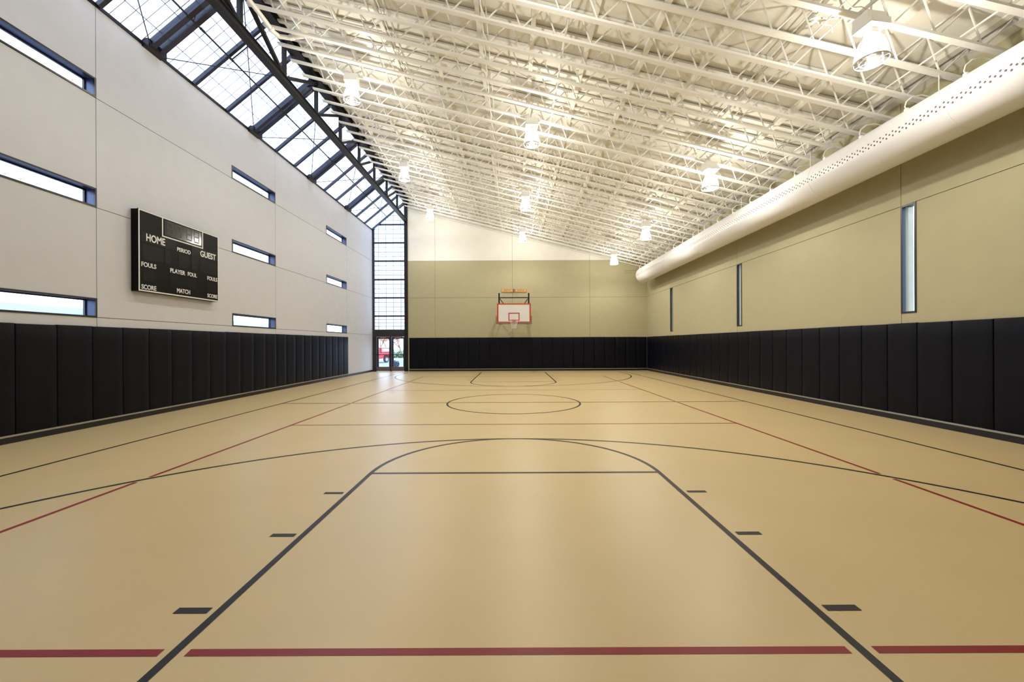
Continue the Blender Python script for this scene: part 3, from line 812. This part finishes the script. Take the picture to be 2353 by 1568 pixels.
def tree(x, y, h, label, leaves):
    t = empty('street_tree', (x, y, GZ), label, 'tree', 'trees outside the doors')
    b = MB()
    def grow(p, d, L, r, lev):
        q = p + d * L; b.tube([p, (p + q) / 2 + Vector((random.uniform(-.05, .05), random.uniform(-.05, .05), 0)) * L, q], [r, r * .85, r * .7], 5)
        tips.append(q)
        if lev == 0: return
        for _ in range(3 if lev > 2 else 2):
            nd = (d + Vector((random.uniform(-.8, .8), random.uniform(-.8, .8), random.uniform(-.15, .6)))).normalized()
            grow(q, nd, L * random.uniform(.6, .8), r * .62, lev - 1)
    tips = []
    grow(Vector((0, 0, 0)), Vector((random.uniform(-.1, .1), 0, 1)).normalized(), h * .28, h * .022, 5)
    b.build('trunk', bark, t)
    g = MB()
    for p in tips[3:]:
        for _ in range(leaves):
            c = p + Vector((random.gauss(0, .3), random.gauss(0, .3), random.gauss(0, .3)))
            a = Vector((random.uniform(-1, 1), random.uniform(-1, 1), random.uniform(-1, 1))).normalized() * .09
            d = a.orthogonal().normalized() * .06; g.add([c - a, c + d, c + a, c - d], [(0, 1, 2, 3)])
    g.build('foliage', blossom, t)
tree(-16.2, 58.5, 5.2, 'bare pale tree seen through the right door leaf', 16)
tree(-21.5, 66.0, 5.8, 'bare twiggy tree behind the red pickup truck', 9)
tree(-23.6, 75.0, 6.0, 'leafless tree seen above the cab of the pickup truck', 9)
bs = clump('shrub', -10.55, 36.0, GZ + .3, .42, .35, .33, 420, mat('shrub_dark', lin((60, 74, 88)), .8, noise=.3, nscale=8), .07)
tag(bs, 'small dark shrub on the asphalt outside the right door', 'shrub')
# red pickup with camper shell, tail towards the right door leaf
pk = empty('pickup_truck', (-15.85, 45.04, GZ), 'red pickup truck with camper shell parked outside the left door leaf', 'car')
pk.rotation_euler = (0, 0, math.radians(62))
def extr(prof, y0, y1):
    b = MB(); n = len(prof); b.v = [(p[0], y0, p[1]) for p in prof] + [(p[0], y1, p[1]) for p in prof]
    b.f = [tuple(range(n)), tuple(reversed(range(n, 2 * n)))] + [(k, k + n, (k + 1) % n + n, (k + 1) % n) for k in range(n)]
    return b
body = [(-2.36, .45), (-2.4, .8), (-2.28, .96), (-1.2, 1.08), (2.28, 1.12), (2.34, .95), (2.32, .5), (1.98, .48), (1.9, .75), (1.65, .88), (1.35, .88), (1.1, .75), (1.02, .45), (-1.05, .42), (-1.12, .75), (-1.38, .88), (-1.7, .88), (-1.95, .75), (-2.02, .45)]
bevel(extr(body, -.85, .85).build('body', car_red, pk), .04)
bevel(extr([(-1.15, 1.06), (-.62, 1.70), (.55, 1.74), (.65, 1.10)], -.76, .76).build('cab', car_red, pk), .05)
for s in (-1, 1):
    extr([(-.90, 1.14), (-.54, 1.60), (-.1, 1.63), (-.1, 1.14)], s * .765 - .004, s * .765 + .004).build('side_window', car_glass, pk)
    extr([(-.02, 1.14), (-.02, 1.63), (.46, 1.64), (.52, 1.14)], s * .765 - .004, s * .765 + .004).build('side_window', car_glass, pk)
bevel(extr([(.72, 1.11), (.74, 1.72), (2.15, 1.68), (2.28, 1.11)], -.78, .78).build('camper_shell', car_red, pk), .05)
extr([(.88, 1.25), (.88, 1.60), (1.98, 1.57), (2.08, 1.25)], -.79, -.782).build('shell_window', mat('shell_glass_pale', lin((226, 224, 236)), .1), pk)  # pale colour paints the sky reflected in the shell window
for x in (-1.55, 1.5):
    for s in (-.78, .78):
        wv = MB(); 
        for r, yy in ((.33, -.11), (.35, -.08), (.35, .08), (.33, .11)):
            for k in range(20): wv.v.append((x + r * math.cos(k * math.pi / 10), s + yy, .35 + r * math.sin(k * math.pi / 10)))
        for i in range(3):
            for k in range(20): wv.f.append((i * 20 + k, i * 20 + (k + 1) % 20, (i + 1) * 20 + (k + 1) % 20, (i + 1) * 20 + k))
        wv.f += [tuple(range(20)), tuple(reversed(range(60, 80)))]
        w_ = wv.build('wheel', tyre, pk)
        yo = s + (-.115 if s < 0 else .115)
        MB().tube([(x, s, .35), (x, yo, .35)], .2, 14).build('hub_cap', alu, w_)
MB().box(-2.46, -2.3, -.85, .85, .42, .6).box(2.3, 2.42, -.85, .85, .45, .6).build('bumper', alu, pk)
# neighbouring building seen through the slot windows of the white wall
nb = empty('neighbour_building', (-18, 10, GZ), 'long pale low building seen through the lowest windows', 'building')
MB().box(-3, 0, -10, 20, 0, 3.0).build('wall', siding_shade, nb)
MB().box(-3.4, .35, -10.4, 20.4, 3.0, 3.6).build('fascia', siding, nb)
for k in range(6):
    MB().box(0, .06, -8 + 4.5 * k, -7.8 + 4.5 * k, 0, 3.0).build('downpipe', board_w, nb)
# block wall outside the olive wall
bw = empty('block_building', (XR + 11.0, 0, GZ), 'white block wall seen through the narrow upright windows', 'building')
for k in range(22):
    MB().box(0, .2, 2, 52, .2 * k * 1.5, .2 * (k + 1) * 1.5 - .012).build('block_course', block_m, bw)
MB().box(.02, .2, 2, 52, 0, 6.6).build('mortar', concrete, bw)
